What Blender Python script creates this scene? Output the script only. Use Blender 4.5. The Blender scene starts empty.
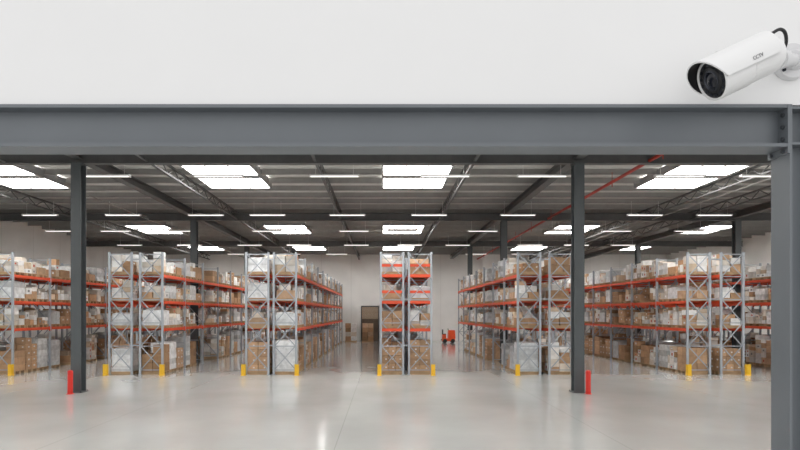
import bpy, math, random
import numpy as np
from mathutils import Vector, Matrix
random.seed(7)
scene = bpy.context.scene
scene.view_settings.view_transform = 'Standard'

# ------------------------------------------------------------------ materials
def new_mat(name):
    m = bpy.data.materials.new(name); m.use_nodes = True
    return m, m.node_tree, m.node_tree.nodes['Principled BSDF']

def mat(name, col, rough=0.5, metal=0.0, var=0.0, scale=3.0, bump=0.0):
    m, nt, b = new_mat(name)
    b.inputs['Base Color'].default_value = (*col, 1)
    b.inputs['Roughness'].default_value = rough
    b.inputs['Metallic'].default_value = metal
    if var > 0 or bump > 0:
        tc = nt.nodes.new('ShaderNodeTexCoord')
        n = nt.nodes.new('ShaderNodeTexNoise'); n.inputs['Scale'].default_value = scale
        n.inputs['Detail'].default_value = 5
        nt.links.new(tc.outputs['Object'], n.inputs['Vector'])
        if var > 0:
            r = nt.nodes.new('ShaderNodeMapRange')
            r.inputs['From Min'].default_value = 0.25; r.inputs['From Max'].default_value = 0.75
            r.inputs['To Min'].default_value = 1 - var; r.inputs['To Max'].default_value = 1 + var
            nt.links.new(n.outputs['Fac'], r.inputs['Value'])
            v = nt.nodes.new('ShaderNodeVectorMath'); v.operation = 'SCALE'
            v.inputs[0].default_value = col
            nt.links.new(r.outputs['Result'], v.inputs['Scale'])
            nt.links.new(v.outputs['Vector'], b.inputs['Base Color'])
        if bump > 0:
            bp = nt.nodes.new('ShaderNodeBump'); bp.inputs['Strength'].default_value = bump
            bp.inputs['Distance'].default_value = 0.01
            nt.links.new(n.outputs['Fac'], bp.inputs['Height'])
            nt.links.new(bp.outputs['Normal'], b.inputs['Normal'])
    return m

def attr_mat(name, rough, var=0.12, coat=0.0):
    m, nt, b = new_mat(name)
    a = nt.nodes.new('ShaderNodeAttribute'); a.attribute_name = 'Col'
    tc = nt.nodes.new('ShaderNodeTexCoord')
    n = nt.nodes.new('ShaderNodeTexNoise'); n.inputs['Scale'].default_value = 5
    nt.links.new(tc.outputs['Object'], n.inputs['Vector'])
    r = nt.nodes.new('ShaderNodeMapRange')
    r.inputs['From Min'].default_value = 0.3; r.inputs['From Max'].default_value = 0.7
    r.inputs['To Min'].default_value = 1 - var; r.inputs['To Max'].default_value = 1 + var
    nt.links.new(n.outputs['Fac'], r.inputs['Value'])
    v = nt.nodes.new('ShaderNodeVectorMath'); v.operation = 'SCALE'
    nt.links.new(a.outputs['Color'], v.inputs[0]); nt.links.new(r.outputs['Result'], v.inputs['Scale'])
    nt.links.new(v.outputs['Vector'], b.inputs['Base Color'])
    b.inputs['Roughness'].default_value = rough
    b.inputs['Coat Weight'].default_value = coat
    return m

def joints_mat(name, col, axis, pitch, width, rough, dark=0.82, offs=0.0, two=None, noise=0.05, nscale=0.6):
    """flat surface with thin panel/slab joints repeated every <pitch> metres"""
    m, nt, b = new_mat(name)
    tc = nt.nodes.new('ShaderNodeTexCoord')
    sp = nt.nodes.new('ShaderNodeSeparateXYZ'); nt.links.new(tc.outputs['Object'], sp.inputs[0])
    def line(ax, p, off):
        a = nt.nodes.new('ShaderNodeMath'); a.operation = 'ADD'; a.inputs[1].default_value = off
        nt.links.new(sp.outputs[ax], a.inputs[0])
        mo = nt.nodes.new('ShaderNodeMath'); mo.operation = 'PINGPONG'; mo.inputs[1].default_value = p / 2
        nt.links.new(a.outputs[0], mo.inputs[0])
        l = nt.nodes.new('ShaderNodeMath'); l.operation = 'LESS_THAN'; l.inputs[1].default_value = width / 2
        nt.links.new(mo.outputs[0], l.inputs[0]); return l
    l = line(axis, pitch, offs)
    if two:
        l2 = line(two[0], two[1], two[2])
        mx = nt.nodes.new('ShaderNodeMath'); mx.operation = 'MAXIMUM'
        nt.links.new(l.outputs[0], mx.inputs[0]); nt.links.new(l2.outputs[0], mx.inputs[1]); l = mx
    n = nt.nodes.new('ShaderNodeTexNoise'); n.inputs['Scale'].default_value = nscale; n.inputs['Detail'].default_value = 8
    nt.links.new(tc.outputs['Object'], n.inputs['Vector'])
    r = nt.nodes.new('ShaderNodeMapRange')
    r.inputs['From Min'].default_value = 0.3; r.inputs['From Max'].default_value = 0.7
    r.inputs['To Min'].default_value = 1 - noise; r.inputs['To Max'].default_value = 1 + noise
    nt.links.new(n.outputs['Fac'], r.inputs['Value'])
    k = nt.nodes.new('ShaderNodeMapRange'); k.inputs['To Min'].default_value = 1; k.inputs['To Max'].default_value = dark
    nt.links.new(l.outputs[0], k.inputs['Value'])
    mu = nt.nodes.new('ShaderNodeMath'); mu.operation = 'MULTIPLY'
    nt.links.new(r.outputs[0], mu.inputs[0]); nt.links.new(k.outputs[0], mu.inputs[1])
    v = nt.nodes.new('ShaderNodeVectorMath'); v.operation = 'SCALE'; v.inputs[0].default_value = col
    nt.links.new(mu.outputs[0], v.inputs['Scale'])
    nt.links.new(v.outputs['Vector'], b.inputs['Base Color'])
    b.inputs['Roughness'].default_value = rough
    rr = nt.nodes.new('ShaderNodeMapRange')
    rr.inputs['To Min'].default_value = rough * 0.85; rr.inputs['To Max'].default_value = rough * 1.15
    nt.links.new(n.outputs['Fac'], rr.inputs['Value']); nt.links.new(rr.outputs[0], b.inputs['Roughness'])
    return m

def emis(name, col, strength):
    m = bpy.data.materials.new(name); m.use_nodes = True
    nt = m.node_tree; nt.nodes.clear()
    e = nt.nodes.new('ShaderNodeEmission'); o = nt.nodes.new('ShaderNodeOutputMaterial')
    e.inputs[0].default_value = (*col, 1); e.inputs[1].default_value = strength
    nt.links.new(e.outputs[0], o.inputs[0]); return m

M_floor = joints_mat('polished_concrete', (0.51, 0.515, 0.505), 0, 6.1, 0.02, 0.16, 0.8, 1.0, (1, 6.0, 1.6), 0.06, 0.45)
_b = M_floor.node_tree.nodes['Principled BSDF']
_b.inputs['IOR'].default_value = 1.5
_b.inputs['Coat Weight'].default_value = 0.4; _b.inputs['Coat Roughness'].default_value = 0.11; _b.inputs['Coat IOR'].default_value = 1.55
M_wall_in = joints_mat('sandwich_panel_white', (0.88, 0.87, 0.85), 0, 3.0, 0.04, 0.6, 0.85, 0.2)
M_wall_side = joints_mat('sandwich_panel_side', (0.88, 0.87, 0.85), 1, 3.0, 0.04, 0.6, 0.85)
M_plaster = mat('white_plaster', (0.80, 0.80, 0.80), 0.8, 0, 0.012, 1.2, 0.05)
M_steel = mat('painted_steel_grey', (0.145, 0.16, 0.175), 0.42, 0.0, 0.06, 2.0)
M_coldark = mat('column_steel', (0.085, 0.095, 0.10), 0.5, 0.0, 0.08, 2.0)
M_rafter = mat('rafter_steel', (0.11, 0.11, 0.11), 0.55, 0, 0.1)
M_deck = mat('roof_deck', (0.66, 0.645, 0.62), 0.6, 0, 0.08, 0.8)
M_purlin = mat('purlin_galvanised', (0.36, 0.35, 0.335), 0.5, 0, 0.08)
M_galv = mat('rack_upright_galvanised', (0.40, 0.43, 0.47), 0.4, 0.3, 0.06)
M_orange = mat('rack_beam_orange', (0.72, 0.085, 0.03), 0.45, 0, 0.06)
M_wood = mat('pallet_wood', (0.45, 0.30, 0.17), 0.8, 0, 0.2, 4)
M_carton = attr_mat('carton', 0.75)
M_wrap = attr_mat('shrink_wrap', 0.3, 0.2, 0.3)
M_yellow = mat('safety_yellow', (0.85, 0.50, 0.02), 0.45, 0, 0.03)
M_red = mat('safety_red', (0.65, 0.03, 0.02), 0.4, 0, 0.03)
M_truck = mat('truck_orange', (0.80, 0.09, 0.02), 0.4, 0, 0.03)
M_pipe = mat('sprinkler_red', (0.45, 0.05, 0.035), 0.45)
M_white = mat('white_enamel', (0.80, 0.80, 0.80), 0.3)
M_bracket = mat('bracket_enamel', (0.66, 0.66, 0.67), 0.3)
M_black = mat('black_plastic', (0.012, 0.012, 0.014), 0.35)
M_glass = mat('lens_glass', (0.005, 0.006, 0.012), 0.04)
M_iris = mat('lens_ring', (0.06, 0.065, 0.08), 0.25, 0.6)
M_grey = mat('grey_print', (0.25, 0.25, 0.26), 0.6)
M_frame = mat('skylight_frame', (0.30, 0.30, 0.30), 0.5)
M_pane = emis('skylight_pane', (1.0, 0.98, 0.95), 18.5)
M_tube = emis('tube_light', (1.0, 0.95, 0.90), 1.6)
M_bolt = mat('bolt', (0.10, 0.11, 0.12), 0.35, 0.6)
M_dark = mat('dark_opening', (0.16, 0.12, 0.09), 0.8, 0, 0.2)
M_door = mat('roller_door', (0.42, 0.32, 0.23), 0.6, 0, 0.05)
M_tyre = mat('rubber', (0.02, 0.02, 0.02), 0.8)

# ------------------------------------------------------------------ mesh builder
class MB:
    def __init__(s): s.v = []; s.f = []; s.m = []; s.c = []
    def box(s, x0, x1, y0, y1, z0, z1, m=0, c=(1, 1, 1)):
        n = len(s.v)
        s.v += [(x0,y0,z0),(x1,y0,z0),(x1,y1,z0),(x0,y1,z0),(x0,y0,z1),(x1,y0,z1),(x1,y1,z1),(x0,y1,z1)]
        s.f += [(n,n+3,n+2,n+1),(n+4,n+5,n+6,n+7),(n,n+1,n+5,n+4),(n+1,n+2,n+6,n+5),(n+2,n+3,n+7,n+6),(n+3,n,n+4,n+7)]
        s.m += [m]*6; s.c += [c]*6
    def rbox(s, cx, cy, z0, z1, wx, wy, ang, m=0, c=(1,1,1), taper=0.0):
        n = len(s.v); ca, sa = math.cos(ang), math.sin(ang)
        for z, k in ((z0, 1.0), (z1, 1.0 - taper)):
            for dx, dy in ((-1,-1),(1,-1),(1,1),(-1,1)):
                x = dx*wx/2*k; y = dy*wy/2*k
                s.v.append((cx+x*ca-y*sa, cy+x*sa+y*ca, z))
        s.f += [(n,n+3,n+2,n+1),(n+4,n+5,n+6,n+7),(n,n+1,n+5,n+4),(n+1,n+2,n+6,n+5),(n+2,n+3,n+7,n+6),(n+3,n,n+4,n+7)]
        s.m += [m]*6; s.c += [c]*6
    def bar(s, p, q, w, h, m=0, c=(1,1,1)):
        p = Vector(p); q = Vector(q); d = (q-p).normalized()
        a = d.cross(Vector((0,0,1)))
        if a.length < 1e-4: a = Vector((1,0,0))
        a.normalize(); b = a.cross(d).normalized()
        n = len(s.v)
        for o in (p, q):
            for i, j in ((-1,-1),(1,-1),(1,1),(-1,1)):
                s.v.append(tuple(o + a*(i*w/2) + b*(j*h/2)))
        s.f += [(n,n+1,n+2,n+3),(n+7,n+6,n+5,n+4),(n,n+4,n+5,n+1),(n+1,n+5,n+6,n+2),(n+2,n+6,n+7,n+3),(n+3,n+7,n+4,n)]
        s.m += [m]*6; s.c += [c]*6
    def cyl(s, p, q, r, k=16, m=0, r2=None, c=(1,1,1)):
        p = Vector(p); q = Vector(q); d = (q-p).normalized(); r2 = r if r2 is None else r2
        a = d.orthogonal().normalized(); b = d.cross(a)
        n = len(s.v)
        for o, rr in ((p, r), (q, r2)):
            for i in range(k):
                t = 2*math.pi*i/k
                s.v.append(tuple(o + a*(rr*math.cos(t)) + b*(rr*math.sin(t))))
        for i in range(k):
            j = (i+1) % k; s.f.append((n+i, n+j, n+k+j, n+k+i))
        s.f.append(tuple(n+k-1-i for i in range(k))); s.f.append(tuple(n+k+i for i in range(k)))
        s.m += [m]*(k+2); s.c += [c]*(k+2)
    def lathe(s, prof, k=48, m=0, axis_mat=None):
        """profile (axial, radius) around local x"""
        n = len(s.v); L = len(prof)
        for (a, r) in prof:
            for i in range(k):
                t = 2*math.pi*i/k
                s.v.append((a, r*math.cos(t), r*math.sin(t)))
        for j in range(L-1):
            for i in range(k):
                i2 = (i+1) % k
                s.f.append((n+j*k+i, n+j*k+i2, n+(j+1)*k+i2, n+(j+1)*k+i)); s.m.append(m); s.c.append((1,1,1))
    def build(s, name, mats, parent=None, smooth=False):
        me = bpy.data.meshes.new(name)
        me.from_pydata(s.v, [], s.f)
        for mm in mats: me.materials.append(mm)
        me.polygons.foreach_set('material_index', np.array(s.m, dtype=np.int32))
        at = me.color_attributes.new('Col', 'FLOAT_COLOR', 'CORNER')
        lens = np.array([len(f) for f in s.f])
        cc = np.array([(c[0], c[1], c[2], 1.0) for c in s.c], dtype=np.float32)
        at.data.foreach_set('color', np.repeat(cc, lens, axis=0).ravel())
        if smooth:
            me.polygons.foreach_set('use_smooth', np.ones(len(s.f), dtype=bool))
        me.update()
        o = bpy.data.objects.new(name, me); scene.collection.objects.link(o)
        if parent: o.parent = parent
        return o

def empty(name, loc=(0,0,0)):
    e = bpy.data.objects.new(name, None); e.location = loc; e.empty_display_size = 0.3
    scene.collection.objects.link(e); return e

# ------------------------------------------------------------------ dimensions (metres)
XL, XR = -23.6, 28.5
YF, YB = 3.52, 53.6
ZR = 8.85

b = MB(); b.box(XL-4, XR+4, -8, YB+0.3, -0.2, 0); b.build('floor', [M_floor])
b = MB(); b.box(XL-0.2, XR+0.2, YB, YB+0.2, 0, ZR+0.3); b.build('wall_back', [M_wall_in])
b = MB(); b.box(XL-0.2, XL, YF, YB, 0, ZR+0.3); b.build('wall_left', [M_wall_side])
b = MB(); b.box(XR, XR+0.2, YF, YB, 0, ZR+0.3); b.build('wall_right', [M_wall_side])
b = MB(); b.box(XL-0.2, XR+0.2, YF, YF+0.14, 4.172, ZR+0.3); b.build('wall_front', [M_plaster])

# ribbed roof deck
b = MB()
y = YF; pts = []
while y < YB:
    pts += [(y, ZR), (y+0.16, ZR), (y+0.2, ZR+0.07), (y+0.36, ZR+0.07)]
    y += 0.4
pts.append((YB+0.1, ZR))
for (yy, zz) in pts:
    b.v += [(XL-0.1, yy, zz), (XR+0.1, yy, zz)]
for i in range(len(pts)-1):
    b.f.append((2*i, 2*i+2, 2*i+3, 2*i+1)); b.m.append(0); b.c.append((1,1,1))
b.box(XL-0.2, XR+0.2, YF, YB+0.2, ZR+0.12, ZR+0.3)
b.build('ceiling', [M_deck])

# purlins
b = MB()
y = 5.0
while y < YB-0.5:
    b.box(XL, XR, y, y+0.012, ZR-0.24, ZR-0.005)
    b.box(XL, XR, y-0.07, y+0.012, ZR-0.25, ZR-0.235)
    b.box(XL, XR, y, y+0.08, ZR-0.012, ZR-0.003)
    y += 1.45
b.build('roof_purlins', [M_purlin])

# rafters
def ibeam(b, axis, c0, c1, a, ztop, h, w, t=0.02, m=0):
    for (z0, z1, ww) in ((ztop-t, ztop, w), (ztop-h, ztop-h+t, w), (ztop-h+t, ztop-t, t*0.8)):
        if axis == 'x': b.box(c0, c1, a-ww/2, a+ww/2, z0, z1, m)
        else: b.box(a-ww/2, a+ww/2, c0, c1, z0, z1, m)
colX = [-10.79, 6.9, 20.22]
colY = [18.9, 30.5, 42.3]
b = MB()
for yy in colY: ibeam(b, 'x', XL, XR, yy, 8.5, 0.42, 0.24)
for xx in colX: ibeam(b, 'y', YF+0.2, YB, xx, 8.6, 0.36, 0.34)
b.build('roof_rafters', [M_rafter])
# light lattice joists between the main rafters
for xx in (-2.4, 3.25, 14.7, -8.35, -17.4, 17.6):
    b = MB(); zt, zb = 8.56, 8.18
    b.box(xx-0.05, xx+0.05, YF+0.3, YB-0.05, zt-0.04, zt+0.03)
    b.box(xx-0.05, xx+0.05, YF+0.3, YB-0.05, zb-0.03, zb+0.03)
    yy = YF+0.4; up = False
    while yy < YB-0.8:
        z0, z1 = (zt-0.03, zb+0.02) if up else (zb+0.02, zt-0.03)
        b.bar((xx, yy, z0), (xx, yy+0.6, z1), 0.035, 0.035)
        yy += 0.6; up = not up
    b.build('lattice_joist', [M_rafter])

b = MB()
b.cyl((9.45, YF+0.3, 8.2), (9.45, YB-0.1, 8.2), 0.065, 12)
for yy in range(14, 52, 4):
    b.cyl((9.45, yy, 8.2), (9.45, yy, 8.0), 0.02, 8)
    b.cyl((9.45, yy, 8.2), (9.45, yy, 8.6), 0.012, 6)
b.build('sprinkler_pipe', [M_pipe])
for xx in (-13.4, 15.4):
    b = MB()
    b.cyl((xx, YF+0.3, 8.15), (xx, YB-0.1, 8.15), 0.03, 8)
    for yy in range(8, 52, 5): b.cyl((xx, yy, 8.15), (xx, yy, 8.6), 0.01, 6)
    b.build('cable_conduit', [M_purlin])

# ------------------------------------------------------------------ columns
foot = []
def hcol(name, x, y, w, z1, mtl):
    b = MB(); t = 0.028
    h = w/2
    b.box(x-h, x+h, y-h, y-h+t, 0.02, z1); b.box(x-h, x+h, y+h-t, y+h, 0.02, z1)
    b.box(x-t/2, x+t/2, y-h+t, y+h-t, 0.02, z1)
    b.box(x-h-0.06, x+h+0.06, y-h-0.06, y+h+0.06, 0, 0.025)
    b.box(x-h-0.03, x+h+0.03, y-h-0.03, y+h+0.03, z1-0.02, z1+0.0)
    for dx in (-1, 1):
        for dy in (-1, 1):
            b.cyl((x+dx*(h+0.03), y+dy*(h+0.03), 0.02), (x+dx*(h+0.03), y+dy*(h+0.03), 0.06), 0.014, 8)
    foot.append((x-h-0.03, x+h+0.03, y-h-0.03, y+h+0.03))
    return b.build(name, [mtl])
for yy in colY:
    for i, xx in enumerate(colX):
        if yy == 18.9 and i == 2: continue
        hcol('steel_column', xx, yy, 0.35 if yy == 18.9 else 0.34, 8.08, M_coldark)

# near portal beam and column (wide-flange sections)
portal_x = [-14.6, -6.0, 2.755, 11.5, 20.2]
def portal_col(x):
    w = 0.17; y0 = 3.5; t = 0.016
    b = MB()
    b.box(x-w/2, x-w/2+t, y0, y0+w, 0.02, 4.171)
    b.box(x+w/2-t, x+w/2, y0, y0+w, 0.02, 4.171)
    b.box(x-w/2+t, x+w/2-t, y0+w/2-0.006, y0+w/2+0.006, 0.02, 4.171)
    b.box(x-w/2-0.06, x+w/2+0.06, y0-0.05, y0+w+0.05, 0, 0.02)
    for zz in (3.915, 4.15):
        b.box(x-w/2+t, x+w/2-t, y0+0.004, y0+w-0.004, zz-0.008, zz+0.008)
    return b.build('portal_column', [M_steel])
for x in portal_x: portal_col(x)
b = MB()
ends = [XL] + portal_x + [XR]
for i in range(len(ends)-1):
    a0 = ends[i] + (0.085 if i > 0 else 0); a1 = ends[i+1] - (0.085 if i+1 < len(ends)-1 else 0)
    b.box(a0, a1, 3.5, 3.68, 4.149, 4.171)
    b.box(a0, a1, 3.5, 3.68, 3.893, 3.915)
    b.box(a0, a1, 3.584, 3.596, 3.915, 4.149)
    for e, s in ((a0, 1), (a1, -1)):
        lo, hi = sorted((e, e+s*0.014))
        b.box(lo, hi, 3.498, 3.682, 3.85, 4.17)
        for yy in (3.535, 3.645):
            for zz in (3.87, 3.95, 4.03, 4.11):
                b.cyl((e+s*0.014, yy, zz), (e+s*0.03, yy, zz), 0.013, 6, 1)
b.build('portal_beam', [M_steel, M_bolt])

# ------------------------------------------------------------------ skylights & lamps
sky_x = [-15.6, -6.5, 1.35, 12.9, 21.9]
sky_y = [(20.7, 24.4), (34.9, 38.4), (46.0, 48.5), (9.5, 13.0)]
k = 0
for (y0, y1) in sky_y:
    for xx in sky_x:
        k += 1
        w = 1.33
        b = MB(); z = ZR-0.32; f = 0.07
        ym = (y0+y1)/2-0.2; yq = 0.25
        b.box(xx-w-f, xx+w+f, y0-f, y0, z-0.03, z+0.28); b.box(xx-w-f, xx+w+f, y1, y1+f, z-0.03, z+0.28)
        b.box(xx-w-f, xx-w, y0, y1, z-0.03, z+0.28); b.box(xx+w, xx+w+f, y0, y1, z-0.03, z+0.28)
        b.box(xx-w, xx+w, ym-yq, ym+yq, z-0.03, z+0.28)
        for (a, c) in ((y0, ym-yq), (ym+yq, y1)):
            b.box(xx-w, xx+w, a, c, z, z+0.02, 1)
            for xm in (-w/3, w/3): b.box(xx+xm-0.02, xx+xm+0.02, a, c, z-0.02, z)
        b.build('window_%d' % k, [M_frame, M_pane])

tubes = {
 16.7: [-4.3, 8.2],
 19.8: [-10.3, -6.1, -1.8, 2.3, 5.9, 11.0, 14.2],
 27.7: [-17.8, -13.5, -9.2, -6.0, -1.85, 2.4, 7.0, 13.6, 17.2, 21.5],
 33.1: [-20.0, -16.6, -12.4, -7.2, -1.8, 1.2, 6.2, 11.2, 14.5, 19.0],
 40.0: [-19.0, -14.5, -10.0, -6.3, -2.0, 2.0, 5.6, 11.0, 14.5, 18.0],
 46.0: [-12.5, -8.0, -4.0, 1.0, 8.0, 12.0, 16.0],
}
for yy, xs in tubes.items():
    for xx in xs:
        b = MB(); L = 0.9; z = 7.88
        b.box(xx-L, xx+L, yy-0.07, yy+0.07, z, z+0.05, 0)
        b.box(xx-L+0.02, xx+L-0.02, yy-0.045, yy+0.045, z-0.025, z, 1)
        b.box(xx-L-0.02, xx-L+0.02, yy-0.075, yy+0.075, z-0.03, z+0.055, 0)
        b.box(xx+L-0.02, xx+L+0.02, yy-0.075, yy+0.075, z-0.03, z+0.055, 0)
        for s in (-0.7, 0.7): b.cyl((xx+s, yy, z+0.05), (xx+s, yy, 8.6), 0.008, 6, 0)
        b.build('linear_ceiling_light', [M_white, M_tube])

# ------------------------------------------------------------------ racks
BAY = 2.7; YR = 24.15
LV = [0.0, 2.1, 3.35, 4.55]
TOP = 5.56
BROWN = [(0.48,0.29,0.16),(0.54,0.34,0.20),(0.42,0.25,0.135),(0.58,0.39,0.25),(0.50,0.31,0.18)]
PALE = [(0.74,0.71,0.67),(0.80,0.79,0.77),(0.68,0.61,0.53),(0.76,0.70,0.62),(0.84,0.84,0.83),(0.64,0.50,0.36),(0.82,0.81,0.80)]
GREY = [(0.66,0.68,0.69),(0.74,0.76,0.77),(0.56,0.58,0.60),(0.80,0.81,0.82)]
def jit(c):
    k = random.uniform(0.72, 1.15); return tuple(min(0.9, v*k) for v in c)

def pallet(b, cx, cy, z, wx, wy):
    for i in (-1, 0, 1): b.box(cx-wx/2, cx+wx/2, cy+i*(wy/2-0.05)-0.05, cy+i*(wy/2-0.05)+0.05, z, z+0.11, 2)
    for i in range(5):
        yc = cy - wy/2 + 0.06 + i*(wy-0.12)/4
        b.box(cx-wx/2, cx+wx/2, yc-0.055, yc+0.055, z+0.11, z+0.135, 2)

def load(b, cx, cy, z, wx, wy, hmax, level):
    pallet(b, cx, cy, z, wx, wy)
    z += 0.136
    kind = random.random()
    if level == 0: kinds = (0.42, 0.74, 0.93)
    else: kinds = (0.17, 0.36, 0.92)
    if kind < kinds[0]:                       # brown cartons, regular grid
        nx = random.choice((2, 2, 3)); ny = random.choice((1, 2, 2)); h = random.uniform(0.28, 0.42)
        nz = max(1, int(hmax * random.uniform(0.6, 1.0) / h)); base = random.choice(BROWN)
        lab = random.random() < 0.35
        for k in range(nz):
            for i in range(nx):
                for j in range(ny):
                    if k == nz-1 and random.random() < 0.22: continue
                    w, d = wx/nx, wy/ny
                    x = cx - wx/2 + w*(i+0.5); y = cy - wy/2 + d*(j+0.5)
                    c = jit(base)
                    b.rbox(x, y, z+k*h, z+(k+1)*h-0.015, w*0.94, d*0.94, random.uniform(-0.03, 0.03), 0, c)
                    zc = z+(k+0.5)*h
                    if lab:
                        for sx in (-1, 1):
                            b.box(x+sx*w*0.485-0.004, x+sx*w*0.485+0.004, y-0.07, y+0.03, zc-0.02, zc+0.05, 0, (0.70,0.68,0.65))
                        b.box(x+0.02, x+0.09, y-d*0.485-0.004, y-d*0.485+0.004, zc-0.02, zc+0.04, 0, (0.70,0.68,0.65))
                    b.box(x-0.025, x+0.025, y-d*0.482-0.003, y+d*0.482+0.003, z+(k+1)*h-0.015, z+(k+1)*h-0.010, 0, tuple(v*0.75 for v in c))
    elif kind < kinds[1]:                     # shrink-wrapped block made of bulging layers
        h = hmax * random.uniform(0.6, 0.95); nl = max(2, int(h/0.24)); base = random.choice(GREY)
        for k in range(nl):
            s = 0.97 - 0.03*random.random()
            c = jit(base)
            b.rbox(cx, cy, z+k*h/nl, z+(k+1)*h/nl-0.004, wx*s, wy*s, random.uniform(-0.02, 0.02), 1, c, random.uniform(0, 0.03))
        b.rbox(cx, cy, z+h-0.004, z+h+0.05, wx*0.9, wy*0.9, 0, 1, jit(base), 0.35)
    elif kind < kinds[2]:                     # mixed small pale cartons
        y = cy - wy/2
        while y < cy + wy/2 - 0.15:
            d = min(random.uniform(0.22, 0.45), cy + wy/2 - y)
            for sx in (-1, 1):
                zz = z; lim = hmax * random.uniform(0.4, 1.0)
                while zz - z < lim - 0.15:
                    h = min(random.uniform(0.18, 0.38), lim - (zz-z))
                    c = jit(random.choice(PALE if random.random() < 0.80 else BROWN))
                    w = wx/2*random.uniform(0.82, 0.97)
                    b.rbox(cx+sx*wx/4, y+d/2, zz, zz+h-0.012, w, d*0.92, random.uniform(-0.05, 0.05), 0, c)
                    if random.random() < 0.4:
                        xx = cx + sx*(wx/4 + w/2 + 0.002)
                        b.box(xx-0.006, xx+0.004, y+d*0.3, y+d*0.6, zz+h*0.3, zz+h*0.65, 0, random.choice([(0.25,0.25,0.25),(0.78,0.78,0.78),(0.5,0.12,0.08)]))
                    zz += h
            y += d
    else:                                     # low part pallet
        b.rbox(cx, cy, z, z+0.35, wx*0.85, wy*0.85, 0.02, 0, jit(random.choice(BROWN)))
        b.rbox(cx-0.1, cy+0.05, z+0.35, z+0.6, wx*0.5, wy*0.5, 0.2, 0, jit(random.choice(PALE)))

def rack(x0, x1, nb, stops=False):
    root = empty('pallet_rack', ((x0+x1)/2, YR, 0))
    inv = Matrix.Translation((-(x0+x1)/2, -YR, 0))
    rows = [(x0, x0+1.1), (x1-1.1, x1)]
    fr = MB(); bm = MB(); st = MB()
    for (a, c) in rows:
        for i in range(nb+1):
            y = YR + i*BAY
            for xx in (a+0.045, c-0.045):
                fr.box(xx-0.045, xx+0.045, y-0.035, y-0.029, 0.01, TOP)
                fr.box(xx-0.045, xx-0.039, y-0.029, y+0.035, 0.01, TOP)
                fr.box(xx+0.039, xx+0.045, y-0.029, y+0.035, 0.01, TOP)
                fr.box(xx-0.075, xx+0.075, y-0.06, y+0.06, 0, 0.012)
            z = 0.25; side = 0
            fr.box(a+0.09, c-0.09, y-0.015, y+0.015, 0.2, 0.24)
            while z < TOP-0.5:
                h = 1.05 if z+1.05 < TOP-0.1 else TOP-0.1-z
                p, q = (a+0.08, c-0.08) if side else (c-0.08, a+0.08)
                fr.bar((p, y-0.012, z), (q, y-0.012, z+h), 0.03, 0.04)
                if i == 0 or i == nb: fr.bar((q, y+0.02, z), (p, y+0.02, z+h), 0.03, 0.04)
                z += h; side = 1-side
                fr.box(a+0.09, c-0.09, y-0.015, y+0.015, z-0.02, z+0.02)
        for lz in LV[1:]:
            for i in range(nb):
                y0 = YR+i*BAY+0.036; y1 = YR+(i+1)*BAY-0.036
                for xx in (a+0.03, c-0.03):
                    bm.box(xx-0.028, xx+0.028, y0, y1, lz-0.13, lz)
                    for ye in (y0, y1):
                        s = 1 if ye == y0 else -1
                        bm.box(xx-0.032, xx+0.032, min(ye, ye+s*0.03), max(ye, ye+s*0.03), lz-0.19, lz+0.03)
                for t in (0.25, 0.5, 0.75):
                    yy = y0+(y1-y0)*t
                    bm.box(a+0.06, c-0.06, yy-0.02, yy+0.02, lz-0.05, lz-0.004)
            if stops:
                bm.box(a+0.09, c-0.09, YR-0.05, YR-0.018, lz-0.13, lz)
        if stops:
            for lz in (3.35, 4.55):
                for dz in (0.35,):
                    bm.box(a+0.09, c-0.09, YR+0.042, YR+0.06, lz+dz, lz+dz+0.12)
        for li, lz in enumerate(LV):
            nxt = LV[li+1]-0.19 if li < 3 else 5.65
            hmax = nxt - lz - 0.136 - 0.05
            if li == 0: hmax = 1.55
            for i in range(nb):
                for j in range(3):
                    if random.random() < (0.07 if i > 0 else 0.0): continue
                    cy = YR + i*BAY + 0.08 + (j+0.5)*(BAY-0.16)/3
                    wy = 0.78; cx = (a+c)/2; wx = 0.98
                    hit = False
                    for (fx0, fx1, fy0, fy1) in foot:
                        if cx-wx/2 < fx1 and cx+wx/2 > fx0 and cy-wy/2 < fy1 and cy+wy/2 > fy0: hit = True
                    if hit: continue
                    load(st, cx, cy, lz+0.001, wx, wy, hmax, li)
    for i in range(0, nb+1, 2):
        for z in (1.3, 3.4, 5.2): fr.box(rows[0][1], rows[1][0], YR+i*BAY-0.02, YR+i*BAY+0.02, z, z+0.06)
    for mb, nm, ms in ((fr, 'upright_frames', [M_galv]), (bm, 'load_beams', [M_orange]), (st, 'palletised_stock', [M_carton, M_wrap, M_wood])):
        o = mb.build(nm, ms, root); o.matrix_parent_inverse = inv

racks = [(-19.15,-16.72,10),(-12.43,-9.94,10),(-6.24,-3.89,10),(-0.14,2.23,10),(6.06,8.59,7),(13.74,16.36,10),(19.85,22.4,10)]
for i, (a, c, nb) in enumerate(racks): rack(a, c, nb, stops=(i == 3))

def guard(x, y, s):
    b = MB(); h = 0.5
    b.box(x-0.09, x+0.09, y-0.008, y+0.008, 0.012, h)
    b.box(x-0.09, x-0.078, y, y+0.14, 0.012, h); b.box(x+0.078, x+0.09, y, y+0.14, 0.012, h)
    b.box(x-0.11, x+0.11, y-0.04, y+0.16, 0, 0.012)
    for dx in (-0.1, 0.1): b.cyl((x+dx, y-0.02, 0.01), (x+dx, y-0.02, 0.03), 0.012, 8, 1)
    b.build('rack_corner_guard', [M_yellow, M_black])
for (a, c, nb) in racks:
    guard(a-0.02, YR-0.28, 1); guard(c+0.02, YR-0.28, 1)

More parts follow.
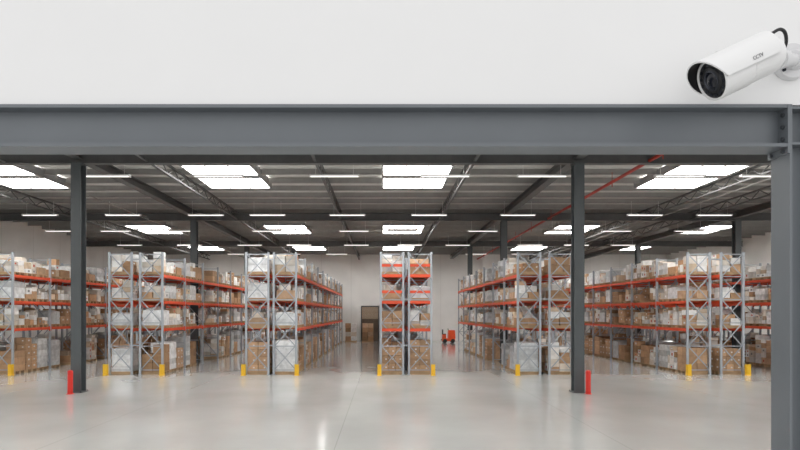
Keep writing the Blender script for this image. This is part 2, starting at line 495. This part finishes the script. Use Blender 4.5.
def bollard(x, y):
    b = MB(); b.cyl((x, y, 0.01), (x, y, 0.78), 0.085, 24)
    b.cyl((x, y, 0.78), (x, y, 0.82), 0.085, 24, 0, 0.05)
    b.cyl((x, y, 0), (x, y, 0.015), 0.12, 24)
    b.build('safety_bollard', [M_red])
bollard(-10.82, 18.45); bollard(7.10, 18.45)

# ------------------------------------------------------------------ back of the hall
b = MB()
x0, x1, h, y = -2.1, -0.5, 3.4, YB-0.14
b.box(x0-0.1, x0, y-0.04, YB-0.003, 0, h+0.1, 0); b.box(x1, x1+0.1, y-0.04, YB-0.003, 0, h+0.1, 0); b.box(x0-0.1, x1+0.1, y-0.04, YB-0.003, h, h+0.12, 0)
b.box(x0, x1, y+0.06, YB-0.003, 0, 2.2, 1)
for i in range(10): b.box(x0, x1, y+0.0, y+0.05, 2.2+i*0.12, 2.31+i*0.12, 2)
b.build('door_1', [M_coldark, M_dark, M_door])

def small_stack(name, x, y, cols, n=4):
    b = MB(); pallet(b, x, y, 0.0, 1.1, 0.9)
    for k in range(n):
        for i in range(2):
            b.rbox(x-0.26+i*0.53, y, 0.137+k*0.42, 0.137+k*0.42+0.41, 0.5, 0.8, random.uniform(-.04, .04), 0, jit(random.choice(cols)))
    b.build(name, [M_carton, M_wrap, M_wood])
small_stack('pallet_of_boxes', -3.1, 51.6, PALE+BROWN)
small_stack('pallet_of_boxes', -1.45, 51.4, BROWN, 4)

# small orange electric tow tractor
def tug(x, y):
    root = empty('electric_tow_tractor', (x, y, 0))
    b = MB()
    b.box(-0.62, 0.55, -0.42, 0.42, 0.16, 0.42, 0)
    b.rbox(0.25, 0, 0.42, 1.18, 0.68, 0.8, 0, 0, (1,1,1), 0.14)
    b.rbox(-0.45, 0, 0.42, 0.78, 0.34, 0.8, 0, 0, (1,1,1), 0.08)
    b.rbox(-0.45, 0, 0.78, 0.85, 0.32, 0.6, 0, 1); b.box(-0.63, -0.55, -0.28, 0.28, 0.8, 1.25, 1)
    b.bar((0.05, 0, 1.0), (-0.08, 0, 1.3), 0.05, 0.05, 1)
    b.bar((-0.08, -0.2, 1.3), (-0.08, 0.2, 1.3), 0.05, 0.05, 1)
    b.box(-0.74, -0.62, -0.06, 0.06, 0.22, 0.32, 1)
    b.cyl((0.56, -0.22, 0.6), (0.6, -0.22, 0.6), 0.06, 12, 3); b.cyl((0.56, 0.22, 0.6), (0.6, 0.22, 0.6), 0.06, 12, 3)
    for wx in (-0.4, 0.34):
        for s in (-0.48, 0.38): b.cyl((wx, s, 0.19), (wx, s+0.1, 0.19), 0.19, 20, 2)
    b.build('body', [M_truck, M_black, M_tyre, M_white], root)
tug(6.2, 50.3)

# ------------------------------------------------------------------ CCTV bullet camera on the front wall
root = empty('security_camera')
f = Vector((-0.905, 0, -0.42)).normalized(); u = Vector((-0.42, 0, 0.905)).normalized(); s = u.cross(f)
R = Matrix.Translation((1.972, 3.20, 4.195)) @ Matrix((f, s, u)).transposed().to_4x4() @ Matrix.Diagonal((1.03, 1.3, 1.3, 1))
root.matrix_world = R
def part(mb, name, mats, smooth=True):
    o = mb.build(name, mats, root)
    if smooth:
        for p in o.data.polygons: p.use_smooth = True
        md = o.modifiers.new('es', 'EDGE_SPLIT'); md.split_angle = math.radians(35)
    return o
b = MB()
b.lathe([(-0.405, 0.001), (-0.405, 0.05), (-0.395, 0.072), (-0.37, 0.085), (-0.33, 0.088), (-0.19, 0.09), (-0.188, 0.087), (-0.184, 0.087), (-0.182, 0.094), (-0.02, 0.094), (0.0, 0.094), (0.004, 0.088), (-0.006, 0.084)], 56)
part(b, 'housing', [M_white])
b = MB()
b.lathe([(-0.006, 0.086), (-0.004, 0.06), (0.004, 0.056), (0.006, 0.045)], 48, 0)
b.lathe([(0.006, 0.0455), (0.008, 0.04), (0.0, 0.036)], 48, 1)
b.lathe([(0.0, 0.037), (0.008, 0.03), (0.014, 0.018), (0.017, 0.001)], 48, 2)
for i in range(14):
    t = 2*math.pi*i/14
    b.cyl((-0.006, 0.071*math.cos(t), 0.071*math.sin(t)), (0.0, 0.071*math.cos(t), 0.071*math.sin(t)), 0.007, 10, 1)
part(b, 'lens_face', [M_black, M_iris, M_glass])
b = MB(); ri, ro = 0.1, 0.107; N = 40; amax = math.radians(104)
def vis(t, r): return (r*math.sin(t), r*math.cos(t))
for i in range(N+1):
    t = -amax + 2*amax*i/N
    q = abs(t)/amax
    xf = 0.068 - 0.068*q**2.2; xr = -0.36 + 0.03*q
    for (x, r) in ((xr, ri), (xf, ri), (xf, ro), (xr, ro)):
        yy, zz = vis(t, r); b.v.append((x, yy, zz))
for i in range(N):
    for k in range(4):
        a = 4*i+k; c = 4*i+(k+1) % 4
        b.f.append((a, c, c+4, a+4)); b.m.append(1 if k == 0 else 0); b.c.append((1,1,1))
b.f += [(0,1,2,3), (4*N+3,4*N+2,4*N+1,4*N)]; b.m += [0,0]; b.c += [(1,1,1)]*2
part(b, 'sun_shield', [M_white, M_black])
b = MB(); b.box(-0.30, -0.06, -0.012, 0.012, 0.09, 0.1); b.cyl((-0.1,0,0.105),(-0.1,0,0.112),0.01,12)
part(b, 'shield_rail', [M_white], False)
b = MB()
b.cyl((2.31, 3.23, 4.33), (2.47, 3.31, 4.375), 0.038, 28, 0, 0.044)
b.cyl((2.44, 3.295, 4.365), (2.51, 3.345, 4.39), 0.054, 28)
b.cyl((2.50, 3.34, 4.385), (2.64, 3.44, 4.43), 0.036, 28, 0, 0.04)
b.cyl((2.64, 3.43, 4.435), (2.68, 3.49, 4.45), 0.05, 28, 0, 0.07)
b.cyl((2.68, 3.482, 4.45), (2.68, 3.5, 4.45), 0.112, 48, 0, 0.118)
b.cyl((2.68, 3.5, 4.45), (2.68, 3.519, 4.45), 0.118, 48)
for i in range(4):
    t = math.pi/4 + i*math.pi/2
    p = (2.68+0.09*math.cos(t), 3.474, 4.45+0.09*math.sin(t))
    b.cyl(p, (p[0], 3.484, p[2]), 0.011, 12, 1)
o = part(b, 'bracket', [M_bracket, M_iris]); o.matrix_parent_inverse = R.inverted()
cu = bpy.data.curves.new('cable', 'CURVE'); cu.dimensions = '3D'; cu.bevel_depth = 0.0095; cu.bevel_resolution = 4
sp = cu.splines.new('BEZIER'); P = [(2.30, 3.16, 4.455), (2.36, 3.16, 4.48), (2.42, 3.20, 4.435), (2.45, 3.28, 4.39)]
sp.bezier_points.add(3)
for bp_, p in zip(sp.bezier_points, P):
    bp_.co = p; bp_.handle_left_type = bp_.handle_right_type = 'AUTO'
co = bpy.data.objects.new('cable', cu); scene.collection.objects.link(co); co.parent = root; co.matrix_parent_inverse = R.inverted(); cu.materials.append(M_black)
tx = bpy.data.curves.new('label', 'FONT'); tx.body = 'CCTV'; tx.size = 0.024; tx.extrude = 0.0008
to = bpy.data.objects.new('label', tx); scene.collection.objects.link(to); to.parent = root; tx.materials.append(M_grey)
to.matrix_local = Matrix(((-1,0,0,-0.16),(0,0,1,0.1085),(0,1,0,-0.012),(0,0,0,1)))

# ------------------------------------------------------------------ world & camera
w = bpy.data.worlds.new('World'); scene.world = w; w.use_nodes = True
bg = w.node_tree.nodes['Background']; bg.inputs[0].default_value = (1.0, 0.995, 0.995, 1); bg.inputs[1].default_value = 1.17
cd = bpy.data.cameras.new('camera'); cd.sensor_width = 36; cd.lens = 24
cd.shift_x = 0.02125; cd.shift_y = 0.11; cd.clip_end = 300
cam = bpy.data.objects.new('camera', cd); cam.location = (0, 0, 2.8); cam.rotation_euler = (math.pi/2, 0, 0)
scene.collection.objects.link(cam); scene.camera = cam
